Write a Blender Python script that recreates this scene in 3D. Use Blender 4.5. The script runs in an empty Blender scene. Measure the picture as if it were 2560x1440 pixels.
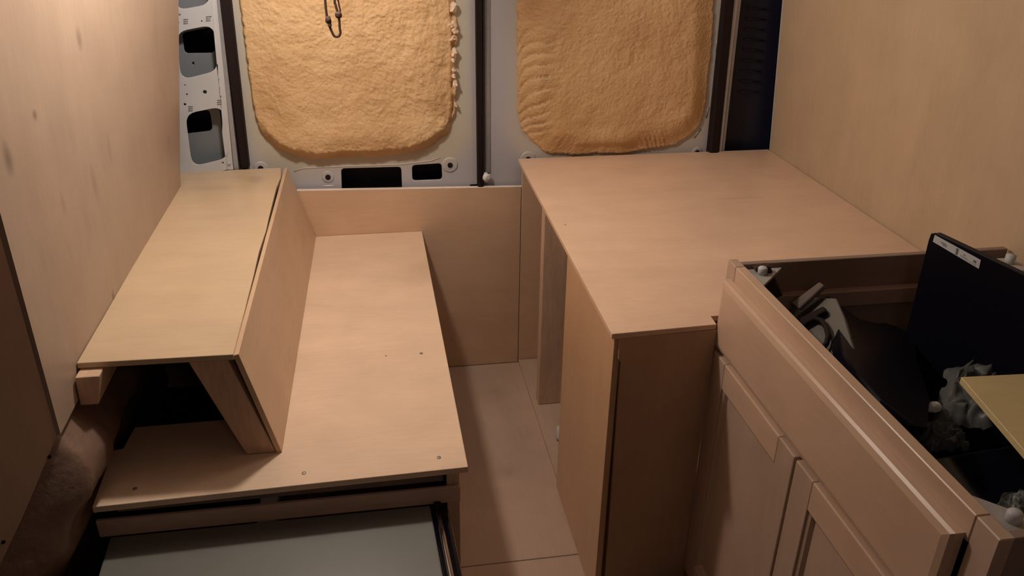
import bpy, bmesh, math, random
from mathutils import Vector, Matrix, noise
random.seed(3)
scn = bpy.context.scene
COL = scn.collection

# ---------------------------------------------------------------- camera
F = 2046.363; YAW = .171; PIT = .461; ROL = .016
CAM = Vector((-.2159, 0, 1.5734))
_f = Vector((math.sin(YAW)*math.cos(PIT), math.cos(YAW)*math.cos(PIT), -math.sin(PIT)))
_r0 = Vector((math.cos(YAW), -math.sin(YAW), 0)); _u0 = _r0.cross(_f)
RX = math.cos(ROL)*_r0 + math.sin(ROL)*_u0
UP = -math.sin(ROL)*_r0 + math.cos(ROL)*_u0
cd = bpy.data.cameras.new('camera'); cam = bpy.data.objects.new('camera', cd); COL.objects.link(cam)
cd.sensor_width = 36; cd.lens = F/2560*36; cd.clip_start = .02
cam.matrix_world = Matrix(((RX.x, UP.x, -_f.x, CAM.x), (RX.y, UP.y, -_f.y, CAM.y), (RX.z, UP.z, -_f.z, CAM.z), (0, 0, 0, 1)))
scn.camera = cam

# ---------------------------------------------------------------- light
w = bpy.data.worlds.new('world'); scn.world = w; w.use_nodes = True
w.node_tree.nodes['Background'].inputs[0].default_value = (.30, .36, .5, 1)
w.node_tree.nodes['Background'].inputs[1].default_value = .02
def lamp_light(name, loc, power, col, size, aim=None):
    l = bpy.data.lights.new(name, 'AREA' if aim else 'POINT'); l.energy = power; l.color = col
    if aim: l.shape = 'DISK'; l.size = size
    else: l.shadow_soft_size = size
    o = bpy.data.objects.new(name, l); COL.objects.link(o); o.location = loc
    if aim: o.rotation_euler = (Vector(aim)-Vector(loc)).to_track_quat('-Z', 'Y').to_euler()
    return o
LP = (-.41, 1.80, 1.79)           # small round ceiling light above the bench
LB = (.40, 1.95, 1.80)            # added soft fill light, brightens the worktop
lamp_light('bench_lamp_light', (LP[0], LP[1], LP[2]-.05), 26, (1, .89, .79), .045)
lamp_light('worktop_fill_light', LB, 1.7, (1, .86, .75), .30, (LB[0], LB[1], 0))
lamp_light('front_fill_light', (.0, -.3, 1.74), 2.2, (1, .84, .78), .12)  # added fill by the camera, brightens faces turned towards it
scn.view_settings.view_transform = 'Standard'; scn.view_settings.look = 'None'
scn.view_settings.exposure = 0; scn.view_settings.gamma = 1; scn.view_settings.use_curve_mapping = False

# ---------------------------------------------------------------- helpers
def ray(px, py): return (px-1280)/F*RX - (py-720)/F*UP + _f
def U(px, py, ax, val):            # point where a sight line meets the plane axis = val
    d = ray(px, py); i = 'xyz'.index(ax)
    return CAM + d*((val-CAM[i])/d[i])
def UP3(px, py, a, n):             # ... meets the plane through a with normal n
    d = ray(px, py); return CAM + d*((Vector(a)-CAM).dot(n)/d.dot(n))
def tag(o, label=None, cat=None, group=None, kind=None):
    if label: o['label'] = label
    if cat: o['category'] = cat
    if group: o['group'] = group
    if kind: o['kind'] = kind
    return o
def empty(name, loc, label=None, cat=None, group=None, kind=None):
    o = bpy.data.objects.new(name, None); COL.objects.link(o); o.location = loc; o.empty_display_size = .05
    return tag(o, label, cat, group, kind)
def link(name, me, mat, parent=None, smooth=False):
    o = bpy.data.objects.new(name, me); COL.objects.link(o)
    if mat: me.materials.append(mat)
    if smooth:
        for p in me.polygons: p.use_smooth = True
    if parent:
        o.parent = parent
        L = Vector(parent.location); q = parent.parent
        while q: L += Vector(q.location); q = q.parent
        if parent.type == 'EMPTY' or parent.location.length > 0:
            o.matrix_parent_inverse = Matrix.Translation(-L)
    return o
def from_bm(name, bm, mat, parent=None, smooth=False):
    bmesh.ops.recalc_face_normals(bm, faces=bm.faces)
    me = bpy.data.meshes.new(name); bm.to_mesh(me); bm.free()
    return link(name, me, mat, parent, smooth)
def hexa(name, b, t, mat, parent=None, bevel=.0012, seg=1):   # b, t: 4 bottom, 4 top corners in the same order
    bm = bmesh.new(); vb = [bm.verts.new(p) for p in b]; vt = [bm.verts.new(p) for p in t]
    n = len(b)
    bm.faces.new(vb[::-1]); bm.faces.new(vt)
    for i in range(n): bm.faces.new((vb[i], vb[(i+1) % n], vt[(i+1) % n], vt[i]))
    if bevel: bmesh.ops.bevel(bm, geom=list(bm.edges), offset=bevel, segments=seg, affect='EDGES', profile=.5)
    return from_bm(name, bm, mat, parent)
def box(name, x0, x1, y0, y1, z0, z1, mat, parent=None, bevel=.0012, seg=1):
    q = [(x0, y0), (x1, y0), (x1, y1), (x0, y1)]
    return hexa(name, [(a, b, z0) for a, b in q], [(a, b, z1) for a, b in q], mat, parent, bevel, seg)
def sheet(name, pts, off, mat, parent=None, bevel=.0008, seg=1):     # polygon pushed along off
    off = Vector(off); pts = [Vector(p) for p in pts]
    return hexa(name, [p+off for p in pts], pts, mat, parent, bevel, seg)
def rrect(x0, x1, z0, z1, r, n=5):
    o = []
    for cx, cz, a in ((x1-r, z1-r, 0), (x0+r, z1-r, 90), (x0+r, z0+r, 180), (x1-r, z0+r, 270)):
        for k in range(n+1):
            t = math.radians(a+90*k/n); o.append((cx+r*math.cos(t), cz+r*math.sin(t)))
    return o
def roundpoly(P, r, n=5):          # round the corners of a 2D polygon
    o = []; m = len(P); P = [Vector(p) for p in P]
    for i in range(m):
        a, b, c = P[i-1], P[i], P[(i+1) % m]
        d1 = (a-b); d2 = (c-b); rr = min(r, d1.length*.45, d2.length*.45)
        p, q = b+d1.normalized()*rr, b+d2.normalized()*rr
        for k in range(n+1):
            t = k/n; o.append(tuple((1-t)**2*p+2*t*(1-t)*b+t*t*q))
    return o
def plate(name, outer, holes, y, th, mat, parent=None, bevel=.001):  # a plate in x/z with holes cut through
    cu = bpy.data.curves.new('tmp', 'CURVE'); cu.dimensions = '2D'; cu.fill_mode = 'BOTH'
    cu.extrude = th/2; cu.bevel_depth = bevel; cu.bevel_resolution = 1; cu.offset = -bevel
    for P in [outer]+holes:
        s = cu.splines.new('POLY'); s.points.add(len(P)-1); s.use_cyclic_u = True
        for k, p in enumerate(P): s.points[k].co = (p[0], p[1], 0, 1)
    t = bpy.data.objects.new('tmp', cu); COL.objects.link(t)
    dg = bpy.context.evaluated_depsgraph_get()
    me = bpy.data.meshes.new_from_object(t.evaluated_get(dg)); bpy.data.objects.remove(t)
    me.transform(Matrix.Translation((0, y+th/2, 0)) @ Matrix.Rotation(math.pi/2, 4, 'X'))
    me.name = name; me.materials.clear()
    return link(name, me, mat, parent)
def tube(name, pts, r, mat, parent=None, n=8, rr=None):
    bm = bmesh.new(); pts = [Vector(p) for p in pts]; rings = []
    for i, p in enumerate(pts):
        d = (pts[min(i+1, len(pts)-1)]-pts[max(i-1, 0)]).normalized()
        a = d.orthogonal().normalized() if i == 0 else (a-d*a.dot(d)).normalized()
        b = d.cross(a); R = rr[i] if rr else r
        rings.append([bm.verts.new(p+(a*math.cos(t)+b*math.sin(t))*R) for t in [2*math.pi*k/n for k in range(n)]])
    for i in range(len(rings)-1):
        for k in range(n): bm.faces.new((rings[i][k], rings[i][(k+1) % n], rings[i+1][(k+1) % n], rings[i+1][k]))
    bm.faces.new(rings[0][::-1]); bm.faces.new(rings[-1])
    return from_bm(name, bm, mat, parent, True)
def disc(name, c, nrm, r, h, mat, parent=None, n=16, dome=0):
    nrm = Vector(nrm).normalized(); c = Vector(c)
    pts = [c-nrm*h*.5, c+nrm*h*.35, c+nrm*h*.5]
    return tube(name, pts, r, mat, parent, n, [r, r, r*.8])
def grid(name, fn, nu, nv, mat, parent=None, thick=0, smooth=True):
    bm = bmesh.new()
    V = [[bm.verts.new(fn(i/nu, j/nv)) for j in range(nv+1)] for i in range(nu+1)]
    for i in range(nu):
        for j in range(nv): bm.faces.new((V[i][j], V[i+1][j], V[i+1][j+1], V[i][j+1]))
    me_n = None
    if thick:
        bmesh.ops.recalc_face_normals(bm, faces=bm.faces)
        bmesh.ops.solidify(bm, geom=list(bm.faces), thickness=thick)
    o = from_bm(name, bm, mat, parent, smooth)
    if thick: o.data.set_sharp_from_angle(angle=.7)
    return o

# ---------------------------------------------------------------- materials
def newmat(name):
    m = bpy.data.materials.new(name); m.use_nodes = True
    return m, m.node_tree, m.node_tree.nodes['Principled BSDF']
def plain(name, col, rough=.5, metal=0, spec=.5, coat=0, bump=0, bscale=60):
    m, t, p = newmat(name)
    p.inputs['Base Color'].default_value = (*col, 1); p.inputs['Roughness'].default_value = rough
    p.inputs['Metallic'].default_value = metal; p.inputs['Specular IOR Level'].default_value = spec
    p.inputs['Coat Weight'].default_value = coat
    N = t.nodes.new('ShaderNodeTexNoise'); tc = t.nodes.new('ShaderNodeTexCoord')
    t.links.new(tc.outputs['Object'], N.inputs['Vector']); N.inputs['Scale'].default_value = bscale; N.inputs['Detail'].default_value = 5
    mx = t.nodes.new('ShaderNodeMix'); mx.data_type = 'RGBA'; mx.inputs[0].default_value = .5
    mr = t.nodes.new('ShaderNodeMapRange'); mr.inputs[3].default_value = .86; mr.inputs[4].default_value = 1.14
    t.links.new(N.outputs['Fac'], mr.inputs[0])
    vm = t.nodes.new('ShaderNodeVectorMath'); vm.operation = 'SCALE'; vm.inputs[0].default_value = col
    t.links.new(mr.outputs[0], vm.inputs['Scale']); t.links.new(vm.outputs[0], p.inputs['Base Color'])
    if bump:
        b = t.nodes.new('ShaderNodeBump'); b.inputs['Strength'].default_value = bump; b.inputs['Distance'].default_value = .004
        t.links.new(N.outputs['Fac'], b.inputs['Height']); t.links.new(b.outputs[0], p.inputs['Normal'])
    return m
def wood(name, col, grain='Y', rough=.42, var=.045, streak=.03, spots=(), pale=.07, spec=.35):
    """plywood / timber: broad cloudy figure, fine stretched grain, knots and darker spots at given object-space points (x,y,z,r,stretch vec)"""
    m, t, p = newmat(name); L = t.links.new
    tc = t.nodes.new('ShaderNodeTexCoord')
    mp = t.nodes.new('ShaderNodeMapping'); L(tc.outputs['Object'], mp.inputs[0])
    s = {'X': (.25, 1.6, 1.6), 'Y': (1.6, .25, 1.6), 'Z': (1.6, 1.6, .25)}[grain]
    mp.inputs['Scale'].default_value = s
    n1 = t.nodes.new('ShaderNodeTexNoise'); n1.inputs['Scale'].default_value = 5; n1.inputs['Detail'].default_value = 4; n1.inputs['Distortion'].default_value = 1.2
    n2 = t.nodes.new('ShaderNodeTexNoise'); n2.inputs['Scale'].default_value = 75; n2.inputs['Detail'].default_value = 6
    n3 = t.nodes.new('ShaderNodeTexNoise'); n3.inputs['Scale'].default_value = 9; n3.inputs['Detail'].default_value = 3
    L(mp.outputs[0], n1.inputs['Vector']); L(mp.outputs[0], n2.inputs['Vector']); L(tc.outputs['Object'], n3.inputs['Vector'])
    def mr(src, a, b, lo=.3, hi=.7):
        q = t.nodes.new('ShaderNodeMapRange'); q.inputs[1].default_value = lo; q.inputs[2].default_value = hi
        q.inputs[3].default_value = a; q.inputs[4].default_value = b; L(src, q.inputs[0]); return q.outputs[0]
    def mul(a, b):
        q = t.nodes.new('ShaderNodeMath'); q.operation = 'MULTIPLY'; L(a, q.inputs[0]); L(b, q.inputs[1]); return q.outputs[0]
    f = mul(mul(mr(n1.outputs['Fac'], 1-var, 1+var), mr(n2.outputs['Fac'], 1-streak, 1+streak)), mr(n3.outputs['Fac'], 1-pale*.6, 1+pale*.6))
    for (x, y, z, r, st, dk) in spots:
        vs = t.nodes.new('ShaderNodeVectorMath'); vs.operation = 'SUBTRACT'; vs.inputs[1].default_value = (x, y, z)
        L(tc.outputs['Object'], vs.inputs[0])
        vm = t.nodes.new('ShaderNodeVectorMath'); vm.operation = 'MULTIPLY'; vm.inputs[1].default_value = st; L(vs.outputs[0], vm.inputs[0])
        ln = t.nodes.new('ShaderNodeVectorMath'); ln.operation = 'LENGTH'; L(vm.outputs[0], ln.inputs[0])
        q = mr(ln.outputs['Value'], dk, 1, r*.15, r); f = mul(f, q)
    vm = t.nodes.new('ShaderNodeVectorMath'); vm.operation = 'SCALE'; vm.inputs[0].default_value = col; L(f, vm.inputs['Scale'])
    L(vm.outputs[0], p.inputs['Base Color'])
    p.inputs['Roughness'].default_value = rough; p.inputs['Specular IOR Level'].default_value = spec
    b = t.nodes.new('ShaderNodeBump'); b.inputs['Strength'].default_value = .05; b.inputs['Distance'].default_value = .001
    L(n2.outputs['Fac'], b.inputs['Height']); L(b.outputs[0], p.inputs['Normal'])
    return m
PLY = (.62, .435, .285)
def kp(px, py, ax, v, r, st=(1, 1, 1), dk=.55):
    q = U(px, py, ax, v); return (q.x, q.y, q.z, r, st, dk)
XW = -.784; XR = 1.108; HB = .534; HS = .772; HC = .765; HK = .895
m_wall_l = wood('wall_plywood_left', (.43, .32, .24), 'Z', spots=[kp(190, 97, 'x', -.775, .017, (1, 1, .6)), kp(83, 288, 'x', XW, .012, dk=.45), kp(20, 398, 'x', XW, .02, (1, 1, .6)),
    kp(260, 368, 'x', XW, .018, (1, 1, .35), .75), kp(228, 455, 'x', XW, .018, (1, 1, .35), .75), kp(155, 510, 'x', XW, .015, (1, 1, .5), .8), kp(283, 742, 'x', XW, .012, (1, 1, .6), .5), kp(446, 365, 'x', -.74, .03, (1, .7, .6), .6)])
m_wall_r = wood('wall_plywood_right', (.50, .37, .245), 'Z')
m_shelf = wood('shelf_plywood', (.58, .43, .28), 'X', rough=.3, spots=[kp(640, 448, 'z', HS, .03, (1, .6, 1), .8), kp(520, 430, 'z', HS, .05, (.4, 1.5, 1), .88), kp(520, 470, 'z', HS, .05, (.4, 1.5, 1), .88)])  # soft darker spots near the rear of the shelf
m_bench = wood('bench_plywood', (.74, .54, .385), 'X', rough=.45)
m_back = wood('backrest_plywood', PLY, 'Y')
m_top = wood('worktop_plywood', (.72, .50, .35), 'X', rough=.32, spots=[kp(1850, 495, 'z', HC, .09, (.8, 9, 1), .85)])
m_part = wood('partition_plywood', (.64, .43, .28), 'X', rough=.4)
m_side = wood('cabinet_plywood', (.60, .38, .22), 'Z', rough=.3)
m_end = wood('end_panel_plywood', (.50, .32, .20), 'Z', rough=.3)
m_floor = wood('floor_plywood', (.52, .375, .28), 'Y', rough=.5, spots=[kp(1240, 980, 'z', 0, .06, dk=.9), kp(1270, 1180, 'z', 0, .05, dk=.88)])
m_maple = wood('cabinet_maple', (.56, .38, .265), 'Y', rough=.35, var=.05)
m_maplez = wood('door_maple', (.48, .335, .25), 'Z', rough=.4, var=.08)
m_pine = wood('pine_timber', (.62, .42, .29), 'Z', rough=.55, streak=.10, var=.10)
m_piney = wood('pine_timber_long', (.60, .42, .32), 'X', rough=.55, streak=.08)
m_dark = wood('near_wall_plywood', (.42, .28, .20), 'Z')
m_edge = wood('plywood_edge', (.62, .43, .28), 'X', streak=.2)
m_inner = wood('cabinet_inner_shaded', (.27, .19, .155), 'X', rough=.4)  # colour lowered to hold the shade inside the open cabinet
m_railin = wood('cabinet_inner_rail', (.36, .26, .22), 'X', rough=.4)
m_board = wood('pine_board', (.60, .47, .24), 'X', rough=.5)
m_white = plain('white_plastic', (.72, .71, .68), .4)
m_block = plain('pale_block_plastic', (.36, .34, .31), .4)
m_black = plain('black_rubber', (.014, .007, .007), .7, spec=.2)
m_void = plain('dark_cavity', (.012, .012, .022), .6)
m_navy = plain('navy_cavity', (.012, .013, .028), .4, spec=.3)
m_steel = plain('pillar_paint', (.52, .52, .53), .35, spec=.5, bscale=8)
m_steel2 = plain('inner_steel', (.22, .24, .26), .35, metal=.2, bscale=8)
m_silver = plain('silver_strip', (.36, .36, .38), .3, metal=.4)
m_screw = plain('screw_steel', (.30, .26, .22), .4, metal=.6)
m_gloss = plain('glossy_black', (.003, .003, .008), .14, spec=.3)
m_matteblack = plain('satin_black', (.003, .0025, .007), .4, spec=.15)
m_fridge = plain('fridge_grey', (.17, .17, .15), .35, bscale=6)
m_chrome = plain('chrome', (.55, .55, .56), .14, metal=1)
m_cord = plain('brown_cord', (.045, .018, .008), .7)
m_blanket = plain('bronze_blanket', (.25, .155, .11), .42, metal=.25, bump=.8, bscale=28)
m_card = plain('grey_cardboard', (.13, .115, .095), .7, bscale=12)
m_label = plain('label_paper', (.5, .5, .5), .5)
m_ink = plain('label_ink', (.14, .14, .15), .6)
m_paper = plain('white_paper', (.6, .55, .5), .6)
# spray foam
m_foam, t, p = newmat('spray_foam'); L = t.links.new
tc = t.nodes.new('ShaderNodeTexCoord'); n1 = t.nodes.new('ShaderNodeTexNoise'); n1.inputs['Scale'].default_value = 7; n1.inputs['Detail'].default_value = 5
L(tc.outputs['Object'], n1.inputs['Vector'])
cr = t.nodes.new('ShaderNodeValToRGB'); cr.color_ramp.elements[0].position = .3; cr.color_ramp.elements[1].position = .72
cr.color_ramp.elements[0].color = (.56, .345, .165, 1); cr.color_ramp.elements[1].color = (.70, .47, .25, 1)
L(n1.outputs['Fac'], cr.inputs[0]); L(cr.outputs[0], p.inputs['Base Color']); p.inputs['Roughness'].default_value = .6; p.inputs['Specular IOR Level'].default_value = .3
n2 = t.nodes.new('ShaderNodeTexNoise'); n2.inputs['Scale'].default_value = 110; n2.inputs['Detail'].default_value = 3; L(tc.outputs['Object'], n2.inputs['Vector'])
b = t.nodes.new('ShaderNodeBump'); b.inputs['Strength'].default_value = .8; b.inputs['Distance'].default_value = .005
L(n2.outputs['Fac'], b.inputs['Height']); L(b.outputs[0], p.inputs['Normal'])
# door paint with yellow overspray of foam round each window
def door_paint(name, x0, x1, z0, z1, r, strength, width):
    m, t, p = newmat(name); L = t.links.new
    tc = t.nodes.new('ShaderNodeTexCoord')
    def VM(op, a, b=None):
        q = t.nodes.new('ShaderNodeVectorMath'); q.operation = op
        L(a, q.inputs[0])
        if b: q.inputs[1].default_value = b
        return q
    cx, cz = (x0+x1)/2, (z0+z1)/2
    a = VM('SUBTRACT', tc.outputs['Object'], (cx, 0, cz)); a = VM('MULTIPLY', a.outputs[0], (1, 0, 1)); a = VM('ABSOLUTE', a.outputs[0])
    a = VM('SUBTRACT', a.outputs[0], ((x1-x0)/2-r, 0, (z1-z0)/2-r)); a = VM('MAXIMUM', a.outputs[0], (0, 0, 0)); a = VM('LENGTH', a.outputs[0])
    n = t.nodes.new('ShaderNodeTexNoise'); n.inputs['Scale'].default_value = 6; L(tc.outputs['Object'], n.inputs['Vector'])
    ad = t.nodes.new('ShaderNodeMath'); ad.operation = 'MULTIPLY_ADD'; L(n.outputs['Fac'], ad.inputs[0]); ad.inputs[1].default_value = .07; L(a.outputs['Value'], ad.inputs[2])
    mr = t.nodes.new('ShaderNodeMapRange'); L(ad.outputs[0], mr.inputs[0]); mr.inputs[1].default_value = r+.03; mr.inputs[2].default_value = r+.03+width
    mr.inputs[3].default_value = strength; mr.inputs[4].default_value = 0; mr.interpolation_type = 'SMOOTHSTEP'
    mx = t.nodes.new('ShaderNodeMix'); mx.data_type = 'RGBA'; L(mr.outputs[0], mx.inputs[0])
    mx.inputs[6].default_value = (.44, .43, .46, 1); mx.inputs[7].default_value = (.56, .49, .32, 1)
    L(mx.outputs[2], p.inputs['Base Color']); p.inputs['Roughness'].default_value = .38
    return m
# plastic bag
m_bag, t, p = newmat('plastic_bag'); p.inputs['Base Color'].default_value = (.30, .31, .29, 1); p.inputs['Roughness'].default_value = .3
p.inputs['Alpha'].default_value = .42; p.inputs['Transmission Weight'].default_value = .2
m_lamp, t, p = newmat('lamp_diffuser'); p.inputs['Emission Color'].default_value = (1, .86, .7, 1); p.inputs['Emission Strength'].default_value = 6

# ================================================================ the setting
f = box('floor', -1.3, 1.3, -1.0, 2.62, -.05, -.002, m_void); tag(f, 'dark van floor under the plywood sheets', kind='structure')
f = empty('floor_sheet', (0, 2, 0), 'plywood aisle floor between the bench and the cabinets', 'floor sheet')
box('plywood_sheet', -.60, .262, 1.556, 2.519, -.014, 0, m_floor, f)
box('plywood_sheet', -.60, .262, .2, 1.554, -.014, 0, m_floor, f)
# left wall sheet: leans in towards the rear top
def wl(u, v):
    y = 1.262+u*(2.372-1.262); z = .708+v*(1.86-.708)
    xe = XW+.15*max(0, (z-.765))*u**2
    zb = .708+.03*u
    return (xe, y+(.02*v if u < .01 else 0), z if v > 0 else zb)
o = grid('wall_left', wl, 12, 12, m_wall_l, thick=-.012); tag(o, 'plywood lining of the left van wall', kind='structure')
def wr(u, v):
    y = -1.0+u*3.53; z = .0+v*1.86
    xe = XR-.075*max(0, (z-.765))*max(0, (y+.3)/2.83)**3
    return (xe, y, z)
o = grid('wall_right', wr, 18, 14, m_wall_r, thick=-.012); tag(o, 'plywood lining of the right van wall', kind='structure')
o = box('trim_1', 1.03, 1.10, 2.534, 2.545, .76, 1.86, m_silver); tag(o, kind='structure', label='thin pale metal lip behind the right plywood sheet')
bpy.data.objects.remove(o)
# near left panel, angle made up so it faces off the lamp and looks shaded
E0 = Vector((XW-.006, 1.262, 0)); DN = Vector((-.66, -.75, 0)).normalized(); NN = Vector((.75, -.66, 0))
def near(px, py): return UP3(px, py, E0, NN)
a1, a2, a3 = near(150, 1085), near(60, 1285), near(-40, 1500)
top = 1.86
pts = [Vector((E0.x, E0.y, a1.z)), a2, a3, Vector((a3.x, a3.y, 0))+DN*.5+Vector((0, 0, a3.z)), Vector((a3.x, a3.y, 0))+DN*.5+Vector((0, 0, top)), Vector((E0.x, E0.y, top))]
o = sheet('wall_left_front', pts, -NN*.012, m_dark); tag(o, 'plywood sheet at the near left, turned back to lie in shade', kind='structure')
for px, py in ((123, 1142), (8, 1355)):
    disc('screw', near(px, py), NN, .0035, .004, m_black, o)
o = box('wall_left_skin', -1.5, -1.48, -1.0, 2.62, 0, 1.88, m_steel2); tag(o, 'outer skin of the van on the left', kind='structure')
o = box('ceiling', -1.5, 1.3, -1.0, 2.65, 1.86, 1.9, plain('ceiling_grey', (.30, .26, .22), .7)); tag(o, 'ceiling of the van above the frame', kind='structure')
o = box('wall_front', -1.5, 1.3, -1.05, -1.0, 0, 1.9, plain('cab_curtain', (.16, .13, .12), .9)); tag(o, 'dark partition behind the camera', kind='structure')
o = box('wall_rear', -1.5, 1.3, 2.70, 2.73, 0, 1.9, m_void); tag(o, 'outer skin behind the rear doors, coloured black as shade', kind='structure')  # black colour stands in for shade seen through the gaps

# left rear pillar: pale steel with big rounded openings
YPI = 2.50
def X2(P, y): return [(U(a, b, 'y', y).x, U(a, b, 'y', y).z) for a, b in P]
outer = X2([(405, -260), (505, -260), (528, 0), (568, 424), (520, 436), (445, 441), (428, 200)], YPI)
holes = [X2(roundpoly(P, 28), YPI) for P in (
    [(440, 26), (430, -110), (512, -125), (526, 10)],
    [(452, 200), (441, 80), (533, 62), (546, 176)],
    [(480, 417), (463, 285), (557, 266), (573, 394)])]
holes += [X2([(512+5*math.cos(k*.785), 230+5*math.sin(k*.785)) for k in range(8)], YPI)]
for sx, sy, s in ((462, 213, 2.5), (546, 195, 2), (548, 217, 2), (467, 236, 2.5), (552, 238, 2.2), (462, 261, 3.5), (449, 37, 3), (446, 56, 2), (526, 42, 2), (504, 53, 2), (557, 407, 2.5), (573, 409, 3.5)):
    holes.append(X2([(sx+s*math.cos(k*1.05), sy+s*math.sin(k*1.05)) for k in range(6)], YPI))
pil = empty('trim_1', (-.72, YPI, .7), 'pale painted steel pillar with rounded openings', kind='structure')
plate('pillar_plate', outer, holes, YPI, .003, m_steel, pil)
# inner pressing behind the openings, with smaller dark windows of its own
YI = 2.56
ih = [X2(roundpoly([(462, 133), (455, 82), (540, 65), (536, 132)], 10), YI), X2(roundpoly([(436, 338), (436, 286), (524, 274), (532, 326)], 12), YI),
      X2([(483+3*math.cos(k*1.05), 158+4*math.sin(k*1.05)) for k in range(6)], YI)]
plate('inner_pressing', X2([(395, -260), (560, -260), (600, 424), (430, 441)], YI), ih, YI, .003, m_steel2, pil)
box('cavity_backing', -.95, -.60, 2.66, 2.67, .6, 1.86, m_navy, pil, 0)
for sx, sy in ((464, 54), (520, 47), (548, 256), (476, 272)):     # hatched stamp marks: small raised grids
    for a in range(3):
        q = U(sx-5, sy-5+5*a, 'y', YPI-.002); r_ = U(sx+6, sy-6+5*a, 'y', YPI-.002)
        tube('stamp_mark', [q, r_], .0013, plain('stamp_grey', (.2, .19, .18), .6) if a == 0 and sx == 464 else bpy.data.materials['stamp_grey'], pil, 5)
# ribbed edge of pillar, then black rubber seal
def vstrip(name, P, y, th, mat, parent, bev=.001):
    q = X2(P, y); return sheet(name, [(a, y, b) for a, b in q], (0, th, 0), mat, parent, bev)
vstrip('ribbed_flange', [(508, -260), (516, -260), (541, 0), (583, 425), (566, 425), (526, 0)], YPI+.004, .02, m_steel, pil)
vstrip('ribbed_flange', [(518, -260), (527, -260), (549, 0), (597, 425), (585, 425), (541, 0)], YPI+.012, .02, m_silver, pil)
o = vstrip('trim_2', [(528, -260), (555, -260), (575, 0), (622, 425), (600, 425), (549, 0)], 2.515, .045, m_black, None, .006); tag(o, 'black rubber seal along the left edge of the rear doors', kind='structure')

# rear doors
YD = 2.555
SL = [(590, -330), (597, 0), (612, 120), (628, 240), (640, 300), (655, 340), (690, 372), (730, 390), (790, 400), (860, 394), (930, 395), (1000, 387), (1050, 378), (1085, 362), (1120, 335), (1136, 305), (1143, 270), (1142, 180), (1148, 80), (1143, 20), (1146, -330)]
SR = [(1300, -330), (1292, 0), (1290, 80), (1293, 200), (1292, 270), (1300, 320), (1325, 352), (1365, 383), (1430, 388), (1500, 383), (1560, 385), (1620, 372), (1680, 365), (1725, 340), (1752, 310), (1762, 270), (1772, 180), (1783, 80), (1786, 0), (1800, -330)]
fl, fr = X2(SL, YD), X2(SR, YD)
def bb(P): return min(a for a, _ in P), max(a for a, _ in P), min(b for _, b in P), max(b for _, b in P)
m_paintl = door_paint('door_paint_left', *bb(fl), .10, .6, .075)
m_paintr = door_paint('door_paint_right', *bb(fr), .10, .35, .05)
dl = empty('door_1', (-.25, YD, .3), 'left rear door, pale paint with spray foam window', kind='structure')
lo = X2([(572, -330), (1188, -330), (1190, 0), (1197, 560), (600, 560), (575, 0)], YD)
lh = [X2(roundpoly([(853, 421), (1003, 417), (1008, 540), (857, 540)], 9), YD), X2(roundpoly([(1030, 413), (1104, 408), (1106, 449), (1031, 452)], 9), YD), X2([(1176, 462), (1203, 460), (1203, 530), (1176, 530)], YD)]
plate('door_skin', lo, lh, YD, .006, m_paintl, dl, .0015)
dr = empty('door_2', (.5, YD, .3), 'right rear door, pale paint with spray foam window', kind='structure')
ro = X2([(1209, -330), (1835, -330), (1815, 0), (1772, 560), (1209, 560), (1208, 0)], YD)
plate('door_skin', ro, [], YD, .006, m_paintr, dr, .0015)
vstrip('dark_cavity_sheet', [(840, 400), (1215, 400), (1215, 560), (840, 560)], YD+.07, .004, m_void, dl, 0)  # black sheet gives the door openings their inner shade
# bead along the lower edge of the window frame
def xz(px, py, dy=0): return U(px, py, 'y', YD+dy)
tube('pressed_bead', [xz(*q) for q in ((735, 428), (760, 420), (850, 416), (1000, 411), (1075, 402), (1100, 394))], .003, m_paintl, dl, 10)
tube('pressed_slot', [xz(809, 465), xz(834, 464)], .0026, plain('white_edge', (.8, .78, .74), .4), dl, 8)
# screws in round embosses
def boss(px, py, r, par, mat):
    c = xz(px, py); disc('screw_boss', c, (0, -1, 0), r, .006, mat, par, 28)
    disc('screw', c+Vector((0, -.004, 0)), (0, -1, 0), .0085, .004, m_black, par, 14)
boss(820, 442, .020, dl, m_paintl); boss(1125, 412, .026, dl, m_paintl); boss(652, 420, .022, dl, m_paintl)
boss(1320, 397, .026, dr, m_paintr); boss(1742, 380, .018, dr, m_paintr)
for P in ([(1793, 95), (1790, 130)], [(1772, 268), (1765, 295)], [(1752, 322), (1735, 345)], [(1800, 60), (1797, 78)]):
    tube('scuff_dent', [xz(*P[0], -.0005), xz(*P[1], -.0005)], .003, m_screw, dr, 6)
# centre seal and strips
o = vstrip('trim_3', [(1189, -330), (1203, -330), (1206, 0), (1211, 560), (1196, 560), (1190, 0)], 2.525, .035, m_black, None, .006); tag(o, 'black rubber seal between the two rear doors', kind='structure')
vstrip('silver_strip', [(1210, -330), (1222, -330), (1224, 0), (1226, 432), (1212, 432), (1212, 0)], YD-.008, .01, m_silver, dr, .002)
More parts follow.
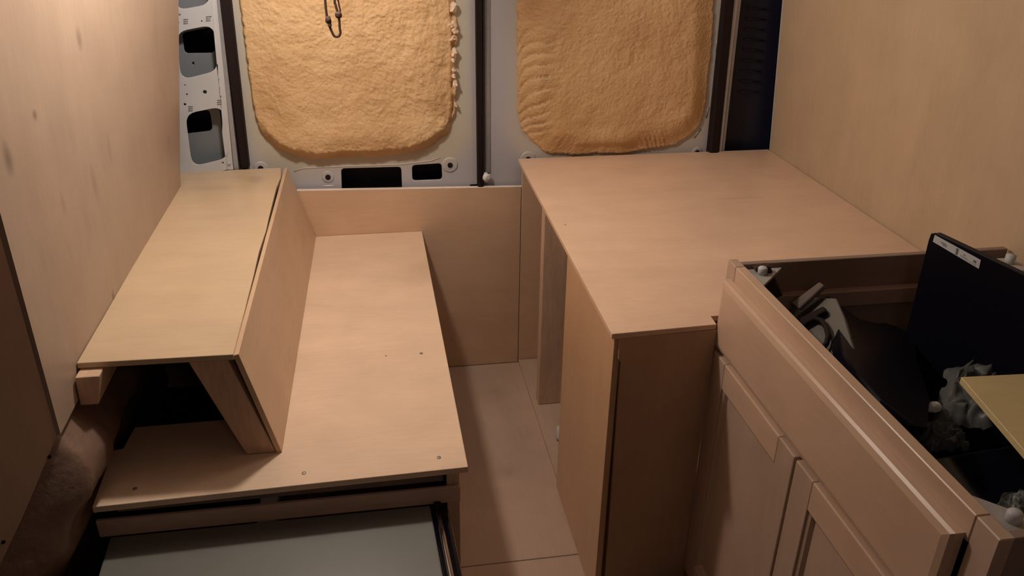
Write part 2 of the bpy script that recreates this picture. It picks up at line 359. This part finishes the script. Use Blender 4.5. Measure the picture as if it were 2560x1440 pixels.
# right side: seal, bright strip, dark recess
o = vstrip('trim_4', [(1840, -330), (1858, -330), (1836, 0), (1796, 400), (1773, 400), (1814, 0)], 2.52, .04, m_black, None, .006); tag(o, 'black rubber seal along the right edge of the rear doors', kind='structure')
rp = empty('trim_5', (.95, 2.53, .7), 'dark rear right pillar recess with bright strip', kind='structure')
vstrip('bright_strip', [(1861, -330), (1868, -330), (1845, 0), (1802, 400), (1796, 400), (1836, 0)], 2.535, .01, m_steel, rp, .002)
vstrip('bright_strip', [(1869, -330), (1876, -330), (1853, 0), (1809, 400), (1802, 400), (1845, 0)], 2.54, .01, m_silver, rp, .002)
vstrip('dark_recess', [(1860, -330), (2010, -330), (1985, 0), (1945, 420), (1795, 420), (1840, 0)], 2.585, .01, m_navy, rp, 0)
for k in range(9):
    yy = 20+26*k
    a, b = U(1868-k*2.6, yy, 'y', 2.578), U(1916-k*2.2, yy+3, 'y', 2.578)
    tube('louvre_rib', [a, b], .0022, m_navy, rp, 8)
sheet('pale_lip', [U(1958, 0, 'y', 2.531)+Vector((0, 0, 0)), U(1963, 0, 'y', 2.531), U(1931, 376, 'y', 2.531), U(1925, 376, 'y', 2.531)], (0, .006, 0), m_steel, rp, .0005)

# spray foam panels
def resample(P, n):
    P = [Vector(p) for p in P]; Ls = [0]
    for i in range(len(P)): Ls.append(Ls[-1]+(P[(i+1) % len(P)]-P[i]).length)
    o = []; j = 0
    for k in range(n):
        s = Ls[-1]*k/n
        while Ls[j+1] < s: j += 1
        f_ = (s-Ls[j])/(Ls[j+1]-Ls[j]); o.append(P[j].lerp(P[(j+1) % len(P)], f_))
    for _ in range(4): o = [(o[i-1]+o[i]*2+o[(i+1) % n])/4 for i in range(n)]
    return o
def foam(parent, P, seed, hfun, rag):
    n, m = 620, 110
    P = resample(P, n)
    P = [p+(p-Vector((sum(q[0] for q in P)/n, sum(q[1] for q in P)/n))).normalized()*(rag*noise.noise(Vector((p.x*55, p.y*55, seed)))+rag*.5*noise.noise(Vector((p.x*140, p.y*140, seed)))) for p in P]
    c = Vector((sum(q[0] for q in P)/n, sum(q[1] for q in P)/n))
    bm = bmesh.new(); rings = []
    for j in range(m+1):
        t = j/m; t = 1-(1-t)**1.35          # finer towards the rim
        ring = []
        for p_ in P:
            q = p_.lerp(c, t); d = (p_-q).length
            h = hfun(q.x, q.y, d)
            ring.append(bm.verts.new((q.x, YD-h, q.y)))
            if j == m: break
        rings.append(ring)
    for j in range(m-1):
        for k in range(n): bm.faces.new((rings[j][k], rings[j][(k+1) % n], rings[j+1][(k+1) % n], rings[j+1][k]))
    for k in range(n): bm.faces.new((rings[m-1][k], rings[m-1][(k+1) % n], rings[m][0]))
    return from_bm('foam_insulation', bm, m_foam, parent, True)
def nz(x, z, s, o=0): return noise.noise(Vector((x*s, z*s, o)))
def rough_h(x, z, a=1):
    r = .0035*nz(x, z, 9, 1)+.0030*nz(x+.02*nz(x, z, 12, 7), z, 26, 2)+.0016*nz(x, z, 60, 3)+.0013*nz(x, z, 110, 4)+.0011*abs(nz(x+.01*nz(x,z,20,3), z, 75, 6))
    return r*a
def ss(a, b, t):
    t = max(0, min(1, (t-a)/(b-a))); return t*t*(3-2*t)
def hl(x, z, d):
    d2 = d+.003*nz(x, z, 40, 5)
    # trimmed lower rim: a cut face that stands steeply, ragged block of foam on the right edge
    lowz = ss(.93, .84, z)
    h = (1-lowz)*.030*ss(-.002, .009, d2)+lowz*(.002+.046*max(0, min(1, (d2+.004*nz(x, z, 90, 6))/.036)))+.014*ss(.02, .14, d)
    h += rough_h(x, z, ss(0, .04, d)*(1.0+.8*ss(-.35, .1, x)))
    if x > -.02 and z > .86:
        h -= .022*ss(.028, .020, d)*ss(.86, .9, z)*(.6+.8*nz(x*1.0, z, 30, 9))
    return h-.004
def hr(x, z, d):
    h = .012*ss(-.001, .006, d)+.030*ss(.0, .09, d)
    h += rough_h(x, z, ss(.02, .09, d)*.85)
    # drips folded along the left rim and the lower right corner
    for (cx, cz, r0, hz, wz, amp, per) in ((.36, .88, .11, 1.02, .20, .0030, .037), (.66, .84, .1, .81, .05, .0025, .017)):
        if cx < .5: wgt = ss(.115, .07, x-.235+.02*nz(x, z, 15, 2))*ss(.80, .88, z)*ss(1.22, 1.15, z)*ss(-.005, .01, d); ph = z-.085*(1-math.exp(-(x-.235)/.035))+.012*nz(x, z, 5, 8)
        else: wgt = ss(.63, .66, x)*ss(.75, .72, x)*ss(.86, .81, z); ph = x+.35*z
        if wgt > 0:
            q = (ph/per+1.1*nz(x, z, 7, 11)) % 1.0
            h += wgt*amp*2.8*(1-(1-q)**3-.5)
    h += .007*ss(.40, .47, x)*ss(.66, .58, x)*ss(.80, .812, z)*ss(.86, .812, z)
    return h-.002
foam(dl, fl, 3.1, hl, .0035)
foam(dr, fr, 8.7, hr, .004)
m_torn = plain('torn_foam', (.74, .56, .40), .7, bump=.5, bscale=90)
for k_, (px, py, a_, b_) in enumerate(((1128, 62, .014, .009), (1137, 78, .010, .008), (1131, 94, .012, .010), (1135, 132, .009, .013), (1132, 150, .007, .007), (1135, 176, .006, .008), (1134, 190, .007, .006), (1138, 212, .007, .016), (1139, 262, .005, .008), (1134, 20, .012, .014))):
    bm = bmesh.new(); bmesh.ops.create_icosphere(bm, subdivisions=2, radius=1)
    for v in bm.verts:
        g_ = noise.cell(v.co*1.3+Vector((k_*7, 0, 0)))*.3+noise.noise(v.co*2.2+Vector((k_*3, 1, 0)))*.6
        v.co = Vector((v.co.x*a_*(1+g_), v.co.y*.012*(1+g_), v.co.z*b_*(1+g_)))+U(px, py, 'y', YD-.018)
    from_bm('torn_foam_piece', bm, m_torn, dl, False)
# loose white foam lump at the foot of the centre seal
def lump(name, c, s, seed, mat, parent=None, k=.35):
    bm = bmesh.new(); bmesh.ops.create_icosphere(bm, subdivisions=3, radius=1)
    for v in bm.verts:
        d = 1+k*noise.noise(v.co*1.6+Vector((seed, 0, 0)))+k*.4*noise.noise(v.co*5+Vector((0, seed, 0)))
        v.co = Vector((v.co.x*s[0]*d, v.co.y*s[1]*d, v.co.z*s[2]*d))+Vector(c)
    return from_bm(name, bm, mat, parent, True)
o = lump('foam_lump', U(1214, 443, 'y', 2.535), (.015, .013, .014), 4, m_white); tag(o, 'small white lump of foam stuck at the foot of the centre seal', 'foam')

# ================================================================ partition board across the back
o = sheet('partition_board', [(.245, 2.52, 0), (.245, 2.52, U(1305, 468, 'y', 2.52).z), (-.46, 2.52, U(745, 478, 'y', 2.52).z), (-.515, 2.52, .69), (-.515, 2.52, .757), (-1.1, 2.52, .757), (-1.1, 2.52, 0)], (0, .012, 0), m_part, None, .0008)
tag(o, 'upright plywood board standing across the van behind the aisle', 'board')
sheet('lit_top_edge', [U(742, 478, 'y', 2.5195), U(1305, 468, 'y', 2.5195), U(1305, 468, 'y', 2.5195)+Vector((0, .017, 0)), U(742, 478, 'y', 2.5195)+Vector((0, .017, 0))], (0, 0, .001), plain('lit_ply_edge', (.85, .72, .6), .5), o, 0)  # pale colour stands in for lamp light along the top edge

# ================================================================ bench
bench = empty('bench', (-.43, 1.9, 0), 'low plywood bench seat with visible screws along its front edge', 'bench')
bz = lambda px, py: U(px, py, 'z', HB)
P = [bz(230, 1268), bz(1170, 1167), bz(1055, 578), bz(790, 590)]
P[3] = Vector((-.78, 2.518, HB)); P[2].y = 2.518
P[3] = Vector((-.475, 2.518, HB))
P += [Vector((-.475, 1.52, HB)), bz(337, 1068), bz(309, 1122), bz(281, 1126)]
sheet('seat_board', P, (0, 0, -.014), m_bench, bench)
for px, py in ((1053, 884), (1097, 1144), (760, 1183), (338, 1222), (965, 890)):
    disc('screw', bz(px, py)+Vector((0, 0, .0004)), (0, 0, 1), .0042 if px != 965 else .002, .002, m_screw, bench, 12)
box('recessed_batten', -.765, -.119, 1.36, 1.375, .445, .5195, m_piney, bench)
box('front_rail', -.783, -.091, 1.298, 1.306, .4395, .479, m_piney, bench)
box('side_rail', -.105, -.092, 1.326, 2.515, .44, .5195, m_piney, bench)
sheet('end_leg', [(-.1175, 1.307, 0), (-.092, 1.307, 0), (-.092, 1.307, .52), (-.1175, 1.307, .52)], (0, .018, 0), m_pine, bench)
box('side_panel', -.106, -.094, 1.326, 2.515, 0, .4395, m_part, bench)

# backrest: leaning plywood board on a slanted timber
bk = empty('backrest', (-.45, 1.95, HB), 'plywood backrest leaning against the shelf, on a slanted timber brace', 'backrest')
A = Vector((-.442, 1.388, HB+.0005)); B = Vector((-.428, 2.516, HB+.0005)); Ct = Vector((-.478, 2.516, .742)); Dt = Vector((-.4965, 1.388, .770))
C2 = U(720, 432, 'y', 2.512); C2 = Vector((C2.x, 2.512, .772))
B = U(790, 590, 'y', 2.516); B = Vector((B.x, 2.516, HB+.0005))
sheet('backrest_board', [A, B, C2, Dt], (-.010, 0, -.003), m_back, bk, .0008)
P = [Vector((-.588+.012, 1.390, .7585)), Vector((-.514, 1.390, .7585)), Vector((-.4535, 1.390, HB+.0005)), Vector((-.516, 1.390, HB+.0005))]
P = [U(470, 905, 'y', 1.39), U(575, 893, 'y', 1.39), U(702, 1131, 'y', 1.39), U(616, 1138, 'y', 1.39)]
P[0].z = P[1].z = .7590; P[2].z = P[3].z = HB+.0006; P[1].x = -.519; P[2].x = -.4545
sheet('brace_timber', P, (0, .036, 0), m_pine, bk, .002)
P2 = [p+Vector((0, 1.07, 0)) for p in P]; 
sheet('brace_timber', P2, (0, .036, 0), m_pine, bk, .002)
disc('screw', U(578, 893, 'y', 1.387), (0, -1, 0), .003, .003, m_screw, bk, 10)

# wall shelf
sh = empty('wall_shelf', (-.65, 1.95, HS), 'plywood shelf along the left wall above the bench, level with the backrest top', 'shelf')
sz = lambda px, py: U(px, py, 'z', HS)
xb = lambda y, g_: Vector(((Dt.x-.0105)+(C2.x-Dt.x)*(y-1.388)/1.124-g_, y, HS))
s1, s2, s3 = sz(191, 908), sz(583, 886), sz(702, 419)
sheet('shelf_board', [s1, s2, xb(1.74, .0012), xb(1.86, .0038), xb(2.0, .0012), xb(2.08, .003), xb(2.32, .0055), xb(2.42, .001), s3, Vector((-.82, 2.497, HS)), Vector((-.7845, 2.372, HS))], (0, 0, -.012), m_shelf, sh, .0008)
cl = [U(187, 950, 'y', 1.362), U(249, 945, 'y', 1.362), U(249, 1018, 'y', 1.362), U(190, 1012, 'y', 1.362)]
cl[0].x = max(cl[0].x, XW+.001); cl[3].x = XW+.001; cl[0].z = cl[1].z = .7590; cl[3].z = cl[2].z = .6985
sheet('wall_cleat', cl, (0, 1.0, 0), m_pine, sh, .003, 2)

# ================================================================ worktop on its cabinet (table level)
wt = empty('worktop', (.7, 2.0, HC), 'broad plywood worktop filling the rear right corner', 'worktop')
tz = lambda px, py: U(px, py, 'z', HC)
c1, c2, c3 = tz(1300, 405), tz(1530, 835), tz(1925, 372)
c1 = Vector((c1.x, 2.534, HC)); 
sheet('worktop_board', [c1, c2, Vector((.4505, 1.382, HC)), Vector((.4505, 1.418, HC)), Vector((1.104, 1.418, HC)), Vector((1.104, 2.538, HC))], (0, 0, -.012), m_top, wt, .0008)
disc('screw', tz(1413, 562), (0, 0, 1), .0025, .002, m_screw, wt, 8)

bc = empty('base_cabinet', (.6, 2.0, 0), 'plywood base cabinet with open aisle side under the worktop', 'cabinet')
zt = HC-.0125
sp = [(.236, 1.386, .012), (.250, 1.386, .012), (.250, 1.812, .012), (.236, 1.812, .012)]
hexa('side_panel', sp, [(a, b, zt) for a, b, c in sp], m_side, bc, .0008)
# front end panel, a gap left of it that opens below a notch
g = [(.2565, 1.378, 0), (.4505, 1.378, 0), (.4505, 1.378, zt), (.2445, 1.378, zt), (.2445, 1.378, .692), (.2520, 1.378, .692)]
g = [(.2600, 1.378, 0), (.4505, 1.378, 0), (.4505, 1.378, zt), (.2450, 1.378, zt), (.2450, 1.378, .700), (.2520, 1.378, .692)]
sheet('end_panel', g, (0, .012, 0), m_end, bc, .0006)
box('post', .262, .351, 2.222, 2.260, .0125, zt, m_pine, bc, .002)
box('post', .262, .300, 1.60, 1.69, .0125, zt, m_pine, bc, .002)
box('bottom_panel', .246, 1.10, 1.392, 2.515, 0, .0120, m_floor, bc)
box('back_panel', .247, 1.10, 2.518, 2.53, 0, zt, m_part, bc)
box('gap_dark_block', .262, .30, 1.425, 1.46, .0125, zt, m_pine, bc)  # added block behind the end panel, keeps its gap dark
o = lump('crumpled_paper', (.30, 2.03, .034), (.022, .03, .021), 9, m_paper); tag(o, 'white crumpled paper inside the open cabinet beside the post', 'paper')
o = hexa('dark_block', [(.33, 1.90, .0125), (.45, 1.88, .0125), (.47, 2.02, .0125), (.34, 2.05, .0125)], [(.33, 1.90, .16), (.45, 1.88, .17), (.47, 2.02, .17), (.34, 2.05, .16)], m_void, None, .002)  # plain black block filling the dark area behind the side panel
tag(o, 'dark block standing inside the open cabinet behind the side panel', 'box')

# ================================================================ kitchen cabinet (taller)
kc = empty('kitchen_cabinet', (.8, 1.0, 0), 'maple kitchen base cabinet without a top, drawer front above two doors', 'cabinet')
FX0, FX1 = .472, .492
Y0, Y1 = .618, 1.416
def fr_box(name, y0, y1, z0, z1, mat): return box(name, FX0, FX1, y0, y1, z0, z1, mat, kc, .0015)
fr_box('top_rail', Y0+.042, Y1-.038, .852, HK, m_maple)
fr_box('stile', Y0, Y0+.0415, .0, HK, m_maplez); fr_box('stile', Y1-.0375, Y1, .0125, HK, m_maplez)
fr_box('middle_rail', Y0+.042, Y1-.038, .690, .722, m_maple)
fr_box('bottom_rail', Y0+.042, Y1-.038, .08, .115, m_maple)
fr_box('middle_stile', 1.005, 1.032, .1155, .6895, m_maplez)
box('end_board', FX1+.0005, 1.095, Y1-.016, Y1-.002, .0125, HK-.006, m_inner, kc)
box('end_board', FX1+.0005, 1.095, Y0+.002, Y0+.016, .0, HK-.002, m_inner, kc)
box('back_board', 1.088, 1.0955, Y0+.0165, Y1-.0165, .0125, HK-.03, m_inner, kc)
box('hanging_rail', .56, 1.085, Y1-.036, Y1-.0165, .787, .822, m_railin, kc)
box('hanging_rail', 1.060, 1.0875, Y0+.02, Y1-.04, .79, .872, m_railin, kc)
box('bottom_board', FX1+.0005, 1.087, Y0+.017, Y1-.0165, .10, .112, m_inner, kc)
# corner blocks of white plastic, each with a round stud
for (x, y) in ((.497, Y1-.018), (.497, Y0+.018)):
    s = 1 if y < 1 else -1
    bm = bmesh.new()
    tri = [(x, y), (x+.085, y), (x, y+s*.085)]
    vb = [bm.verts.new((a, b, HK-.022)) for a, b in tri]; vt = [bm.verts.new((a, b, HK-.016)) for a, b in tri]
    bm.faces.new(vb); bm.faces.new(vt)
    for i in range(3): bm.faces.new((vb[i], vb[(i+1) % 3], vt[(i+1) % 3], vt[i]))
    cb = from_bm('corner_block', bm, m_block, kc)
    tube('stud', [(x+.030, y+s*.025, HK-.018), (x+.030, y+s*.025, HK-.004), (x+.030, y+s*.025, HK-.001)], .009, m_label, cb, 14, [.0095, .0095, .007])
tube('stud', [(1.06, 1.35, HK-.014), (1.06, 1.35, HK+.004)], .010, m_label, kc, 12)
box('corner_strip', .93, 1.086, 1.31, 1.378, HK-.03, HK-.014, plain('pale_plastic', (.45, .42, .38), .4), kc, .004)
def front(name, y0, y1, z0, z1, mat, par, ch=.010):       # slab front with chamfered face
    x0, x1 = .452, FX0-.0003
    bm = bmesh.new()
    def ring(x, e): return [bm.verts.new((x, a, b)) for a, b in ((y0+e, z0+e), (y1-e, z0+e), (y1-e, z1-e), (y0+e, z1-e))]
    R = [ring(x1, 0), ring(x0+.007, 0), ring(x0+.003, .004), ring(x0, ch)]
    for a, b in zip(R, R[1:]):
        for i in range(4): bm.faces.new((a[i], a[(i+1) % 4], b[(i+1) % 4], b[i]))
    bm.faces.new(R[0]); bm.faces.new(R[-1])
    return from_bm(name, bm, mat, par)
front('drawer_front', .667, 1.393, .711, .862, m_maple, kc, .014)
def door(y0, y1, z0, z1):
    d = empty('door', (0, 0, 0)); d.parent = kc; d.matrix_parent_inverse = Matrix.Translation(-Vector(kc.location))
    w_ = .058; x0 = .452; x1 = FX0-.0003
    def memb(name, ya, yb, za, zb, mat):
        o = box(name, x0, x1, ya, yb, za, zb, mat, None, .0022, 2); o.parent = d; return o
    memb('stile', y0, y0+w_, z0, z1, m_maplez); memb('stile', y1-w_, y1, z0, z1, m_maplez)
    memb('rail', y0+w_+.0002, y1-w_-.0002, z1-w_, z1, m_maple); memb('rail', y0+w_+.0002, y1-w_-.0002, z0, z0+w_, m_maple)
    # recessed panel with a sloped moulding round it
    bm = bmesh.new()
    def ring(x, e): return [bm.verts.new((x, a, b)) for a, b in ((y0+w_+e, z0+w_+e), (y1-w_-e, z0+w_+e), (y1-w_-e, z1-w_-e), (y0+w_+e, z1-w_-e))]
    R = [ring(x0+.0035, .0004), ring(x0+.006, .008), ring(x0+.012, .013)]
    for a, b in zip(R, R[1:]):
        for i in range(4): bm.faces.new((a[i], a[(i+1) % 4], b[(i+1) % 4], b[i]))
    bm.faces.new(R[-1])
    o = from_bm('panel', bm, m_maplez); o.parent = d
    return d
door(1.0225, 1.381, .10, .704); door(.660, 1.0155, .10, .704)

# ================================================================ things inside the kitchen cabinet
# black upright panel with a label strip
TL = U(2328, 577, 'y', 1.275); TR = U(2563, 688, 'z', TL.z); dirp = (TR-TL); dirp.z = 0; dirp.normalize()
nP = Vector((dirp.y, -dirp.x, 0)); nP = nP if nP.y < 0 else -nP
def pn(px, py): return UP3(px, py, TL, nP)
tl2 = TL+dirp*.42
low = pn(2282, 828); 
P = [TL+Vector((0, 0, 0)), tl2, tl2+Vector((0, 0, -.42)), Vector((low.x, low.y, TL.z-.42))+dirp*(-.01)]
P[0] = TL
# rounded top left corner
P2 = [TL+dirp*.004+Vector((0, 0, -.0)), tl2, tl2+Vector((0, 0, -.42)), Vector((low.x, low.y, TL.z-.42))-dirp*.01, TL-dirp*.000+Vector((0, 0, -.012))]
bp = empty('black_sheet', P2[3], 'tall flat black panel standing on edge in the cabinet, white label strip at its top', 'panel')
sheet('panel_body', [TL+dirp*.012+Vector((0, 0, -.000)), tl2, tl2+Vector((0, 0, -.42)), Vector((low.x, low.y, TL.z-.42))-dirp*.012, pn(2322, 600), pn(2326, 584)], -nP*.012, m_matteblack, bp, .0015)
lb = [pn(2338, 587)+nP*.001, pn(2453, 650)+nP*.001, pn(2448, 672)+nP*.001, pn(2333, 604)+nP*.001]
lab = sheet('label_strip', lb, -nP*.0004, m_label, bp, 0)
def lp(u, v): a = lb[0].lerp(lb[1], u); b = lb[3].lerp(lb[2], u); return a.lerp(b, v)+nP*.0006
for (u0, u1, v0, v1) in ((.17, .28, .38, .5), (.2, .30, .58, .68), (.50, .505, .1, .9), (.515, .53, .1, .9), (.535, .54, .1, .9), (.66, .70, .35, .45), (.60, .74, .62, .66), (.60, .78, .75, .79), (.87, .92, .35, .62), (.80, .93, .78, .82)):
    sheet('printed_mark', [lp(u0, v0), lp(u1, v0), lp(u1, v1), lp(u0, v1)], -nP*.0002, m_ink, lab, 0)

# black glossy tray tilted inside
a = U(2068, 738, 'y', 1.372); b_ = U(2285, 832, 'y', 1.325); c_ = U(2112, 900, 'x', .522)
nT = (b_-a).cross(c_-a).normalized(); nT = nT if nT.z > 0 else -nT
def pt(px, py): return UP3(px, py, a, nT)
P = [pt(*q) for q in ((2068, 736), (2090, 752), (2118, 778), (2150, 800), (2195, 812), (2212, 804), (2232, 815), (2285, 832), (2292, 900), (2325, 1000), (2322, 1066), (2285, 1062), (2200, 1000), (2135, 920), (2108, 880), (2096, 820))]
o = sheet('black_tray', P, -nT*.03, m_matteblack, None, .005, 3); tag(o, 'glossy black tray lying tilted in the cabinet in front of the upright panel', 'tray')
# grey cardboard with black cable on it
a = U(2000, 700, 'y', 1.37); b_ = U(2100, 900, 'x', .53); c_ = U(1960, 760, 'y', 1.355)
nC = (b_-a).cross(c_-a).normalized(); nC = nC if nC.z > 0 else -nC
def pc(px, py, h=0): return UP3(px, py, a, nC)+nC*h
P = [pc(*q, -.034) for q in ((1985, 720), (2055, 722), (2075, 770), (2112, 905), (2060, 900), (1960, 800), (1940, 745))]
o = sheet('cardboard_piece', P, -nC*.006, m_card, None, .001); tag(o, 'grey cardboard piece leaning at the corner left of the black tray', 'cardboard')
o = tube('black_cable', [pc(*q, -.022) for q in ((1975, 812), (1990, 795), (2015, 780), (2032, 786), (2044, 805), (2048, 825), (2043, 843), (2030, 860))], .005, m_black); tag(o, 'black cable curled on the grey cardboard', 'cable')
o = sheet('black_clip', [pc(*q, -.018) for q in ((1975, 785), (2038, 752), (2043, 764), (1985, 800))], -nC*.012, m_black, None, .002); tag(o, 'short black plastic clip on the grey cardboard above the cable', 'clip')
o = sheet('grey_stick', [pc(*q, -.010) for q in ((1968, 750), (2038, 697), (2048, 706), (1985, 765))], -nC*.010, plain('grey_plastic', (.12, .09, .075), .5), None, .002); tag(o, 'grey brown stick lying across the upper edge of the cardboard', 'stick')
o = sheet('brown_block', [U(1888, 672, 'y', 1.375), U(1926, 665, 'y', 1.375), U(1958, 740, 'y', 1.375), U(1930, 750, 'y', 1.375)], (0, .018, 0), plain('dark_brown', (.035, .012, .008), .5), None, .002); tag(o, 'dark brown block in the cabinet corner beside the white corner block', 'block')

# black glossy box with board over it
bx = empty('black_box', (.68, .9, .5), 'glossy black box with rounded corners at the near end of the cabinet', 'box')
zT = .765
k = [U(2335, 1080, 'z', zT), U(2640, 1085, 'z', zT), U(2640, 1290, 'z', zT), U(2460, 1275, 'z', zT)]
k = [Vector((.565, .905, zT)), Vector((.90, .93, zT)), Vector((.90, .70, zT)), Vector((.565, .69, zT))]
hexa('box_body', [p_+Vector((0, 0, -.24)) for p_ in k], k, m_gloss, bx, .012, 4)
hexa('box_lid', [p_.lerp(Vector((.73, .8, zT)), .06)+Vector((0, 0, .0003)) for p_ in k], [p_.lerp(Vector((.73, .8, zT)), .10)+Vector((0, 0, .02)) for p_ in k], m_gloss, bx, .006, 3)
b1, b2, b3 = U(2402, 942, 'z', .86), U(2560, 934, 'z', .86), U(2562, 1128, 'z', .86)
dd = (b3-b1); dd.z = 0; e_ = (b2-b1); e_.z = 0
o = sheet('pine_board', [b1, b1+e_.normalized()*.26, b1+e_.normalized()*.26+dd.normalized()*.30, b1+dd.normalized()*.30], (0, 0, -.012), m_board, None, .001); tag(o, 'pale pine board lying level over the black box and plastic bag', 'board')

# plastic bags
def bag(name, pxs, ax, val, seed, amp, label, mat=m_bag):
    c = [U(*q, ax, val) for q in pxs]
    def fn(u, v):
        p_ = c[0].lerp(c[1], u).lerp(c[3].lerp(c[2], u), v)
        e = Vector((noise.noise(Vector((u*5, v*5, seed))), noise.noise(Vector((u*5, v*5, seed+5))), abs(noise.noise(Vector((u*6, v*6, seed+9))))*1.6+.5*abs(noise.noise(Vector((u*16, v*16, seed+3))))))*amp
        ed = 1-max(abs(u*2-1), abs(v*2-1))**4
        return p_+e*(.5+.5*ed)-Vector((0, 0, amp*1.2*(1-ed)))
    o = grid(name, fn, 40, 40, mat, None, 0); tag(o, label, 'bag'); return o
bag('plastic_bag', ((2375, 900), (2600, 868), (2600, 1060), (2335, 1035)), 'z', .80, 2.0, .018, 'crumpled clear plastic bag between the black panel and the pine board')
bag('plastic_bag', ((2275, 1062), (2400, 1050), (2430, 1105), (2330, 1112)), 'z', .77, 6.0, .014, 'small clear plastic bag tucked at the corner of the black box')
bag('plastic_bag', ((2500, 1235), (2640, 1200), (2640, 1300), (2520, 1290)), 'z', .82, 9.0, .016, 'bluish plastic bag at the near end of the cabinet', )
o = lump('plastic_tie', U(2333, 1018, 'z', .80), (.016, .010, .008), 3, m_white, None, .2); tag(o, 'white plastic tie end at the left tip of the clear bag', 'tie')

# ================================================================ fridge under the bench front
fg = empty('fridge', (-.45, 1.05, 0), 'grey topped compact fridge with black door facing the aisle, below the bench front', 'fridge')
FZ = .44
q1, q2, q3, q4 = U(283, 1322, 'z', FZ), U(1072, 1236, 'z', FZ), U(1108, 1440, 'z', FZ), U(245, 1440, 'z', FZ)
q1.y = q2.y = 1.2965
dL = (q4-q1).normalized(); dR = (q3-q2).normalized()
k = [q1, q2, q2+dR*.50, q1+dL*.50]
hexa('fridge_cabinet', [Vector((p_.x, p_.y, .02)) for p_ in k], k, m_fridge, fg, .003, 2)
for p_ in k: 
    c = Vector(((p_.x-.45)*.9+.0, p_.y, 0)); 
def off(p_, dx, dz): return p_+Vector((dx, 0, dz))
ya, yb = q2, q2+dR*.50
def dslab(name, x0, x1, z1, z0, mat, bev):
    t_ = [off(ya, x0, z1-FZ), off(ya, x1, z1-FZ), off(yb, x1, z1-FZ), off(yb, x0, z1-FZ)]
    return hexa(name, [Vector((p_.x, p_.y, z0)) for p_ in t_], t_, mat, fg, bev, 3)
dslab('door_gasket', .0005, .011, FZ-.003, .03, m_gloss, .002)
dslab('door_panel', .0115, .036, FZ-.004, .03, m_gloss, .008)
tube('chrome_trim', [off(ya, .0125, .001)+dR*.002, off(ya, .0130, .0025)+dR*.1, off(ya, .0140, .003)+dR*.25, off(yb, .0135, .001)], .0060, m_chrome, fg, 12)
box('hinge', q2.x+.008, q2.x+.022, 1.275, 1.2965, FZ-.001, FZ+.008, m_black, fg, .001)

# ================================================================ wheel arch blanket
def bl(u, v):
    y = .70+u*1.815; dy = max(0, 1.266-y)
    zt = .722 if dy == 0 else max(.10, .716-1.55*dy)
    z = .02+v*(zt-.02)
    prof = [(.0, -.96), (.2, -.95), (.34, -.90), (.42, -.835), (.50, -.792), (.545, -.785), (.60, -.748), (.68, -.742), (.74, -.76)]
    for (z0, x0), (z1, x1) in zip(prof, prof[1:]):
        if z0 <= z <= z1: x = x0+(x1-x0)*ss(z0, z1, z); break
    nn = .018*noise.noise(Vector((y*5, z*3, 2)))+.010*noise.noise(Vector((y*11, z*8, 5)))+.004*noise.noise(Vector((y*30, z*26, 8)))
    x += nn-.006-.50*max(0, 1.2-y)
    if z < .548 and y > 1.25: x = min(x, -.7835)
    xt = -.806-.88*dy
    k_ = ss(0, .10, zt-z); x = xt+(max(x, xt-.02)-xt)*k_ if z > zt-.2 else x
    return (x, y, z)
o = grid('insulation_blanket', bl, 120, 60, m_blanket, None); tag(o, 'bronze brown crumpled blanket over the wheel arch below the left wall', 'blanket')

# ================================================================ hanging cord loop
hc = empty('lanyard', U(838, 92, 'y', 1.95), 'brown knotted cord loop hanging in front of the left foam window', 'cord')
cy = 1.95
cp = lambda px, py: U(px, py, 'y', cy)
def smooth(pts, n=6):
    o = []; P_ = [pts[0]]+pts+[pts[-1]]
    for i in range(1, len(P_)-2):
        for k_ in range(n):
            t_ = k_/n; a_, b2_, c2_, d_ = P_[i-1], P_[i], P_[i+1], P_[i+2]
            o.append(tuple(.5*((2*b2_[j])+(-a_[j]+c2_[j])*t_+(2*a_[j]-5*b2_[j]+4*c2_[j]-d_[j])*t_*t_+(-a_[j]+3*b2_[j]-3*c2_[j]+d_[j])*t_**3) for j in range(2)))
    o.append(pts[-1]); return o
R1 = .0028
tube('cord', [cp(*q) for q in smooth([(808, -360), (809, -100), (813, 0), (815, 25), (818, 45), (822, 60), (829, 78), (836, 90), (846, 91), (851, 82), (849, 68), (848, 50), (845, 32), (839, 12), (836, -30), (834, -360)])], R1, m_cord, hc, 8)
tube('cord', [cp(*q)+Vector((0, .006, 0)) for q in smooth([(842, -360), (843, -40), (846, 5), (850, 25), (849, 38)])], .0018, m_cord, hc, 8)
for px, py, s in ((821, 50, (.007, .006, .009)), (846, 37, (.008, .006, .008)), (824, 62, (.0045, .005, .006))):
    lump('knot', cp(px, py), s, px, m_cord, hc, .25)
box('cord_hook', cp(835, -360).x-.03, cp(835, -360).x+.03, cy-.02, cy+.02, cp(835, -360).z-.002, 1.858, m_cord, hc)

# bench lamp and the added worktop fill, above the frame
pl_ = empty('bench_lamp', (LP[0], LP[1], 1.858), 'small round ceiling light over the bench', 'lamp')
tube('lamp_housing', [(LP[0], LP[1], 1.858), (LP[0], LP[1], LP[2]+.008)], .065, m_white, pl_, 32)
pl_ = empty('worktop_fill', (LB[0], LB[1], 1.858), 'added round fill light on the ceiling over the worktop', 'lamp')
tube('fill_housing', [(LB[0], LB[1], 1.858), (LB[0], LB[1], LB[2]+.012)], .17, m_white, pl_, 32)
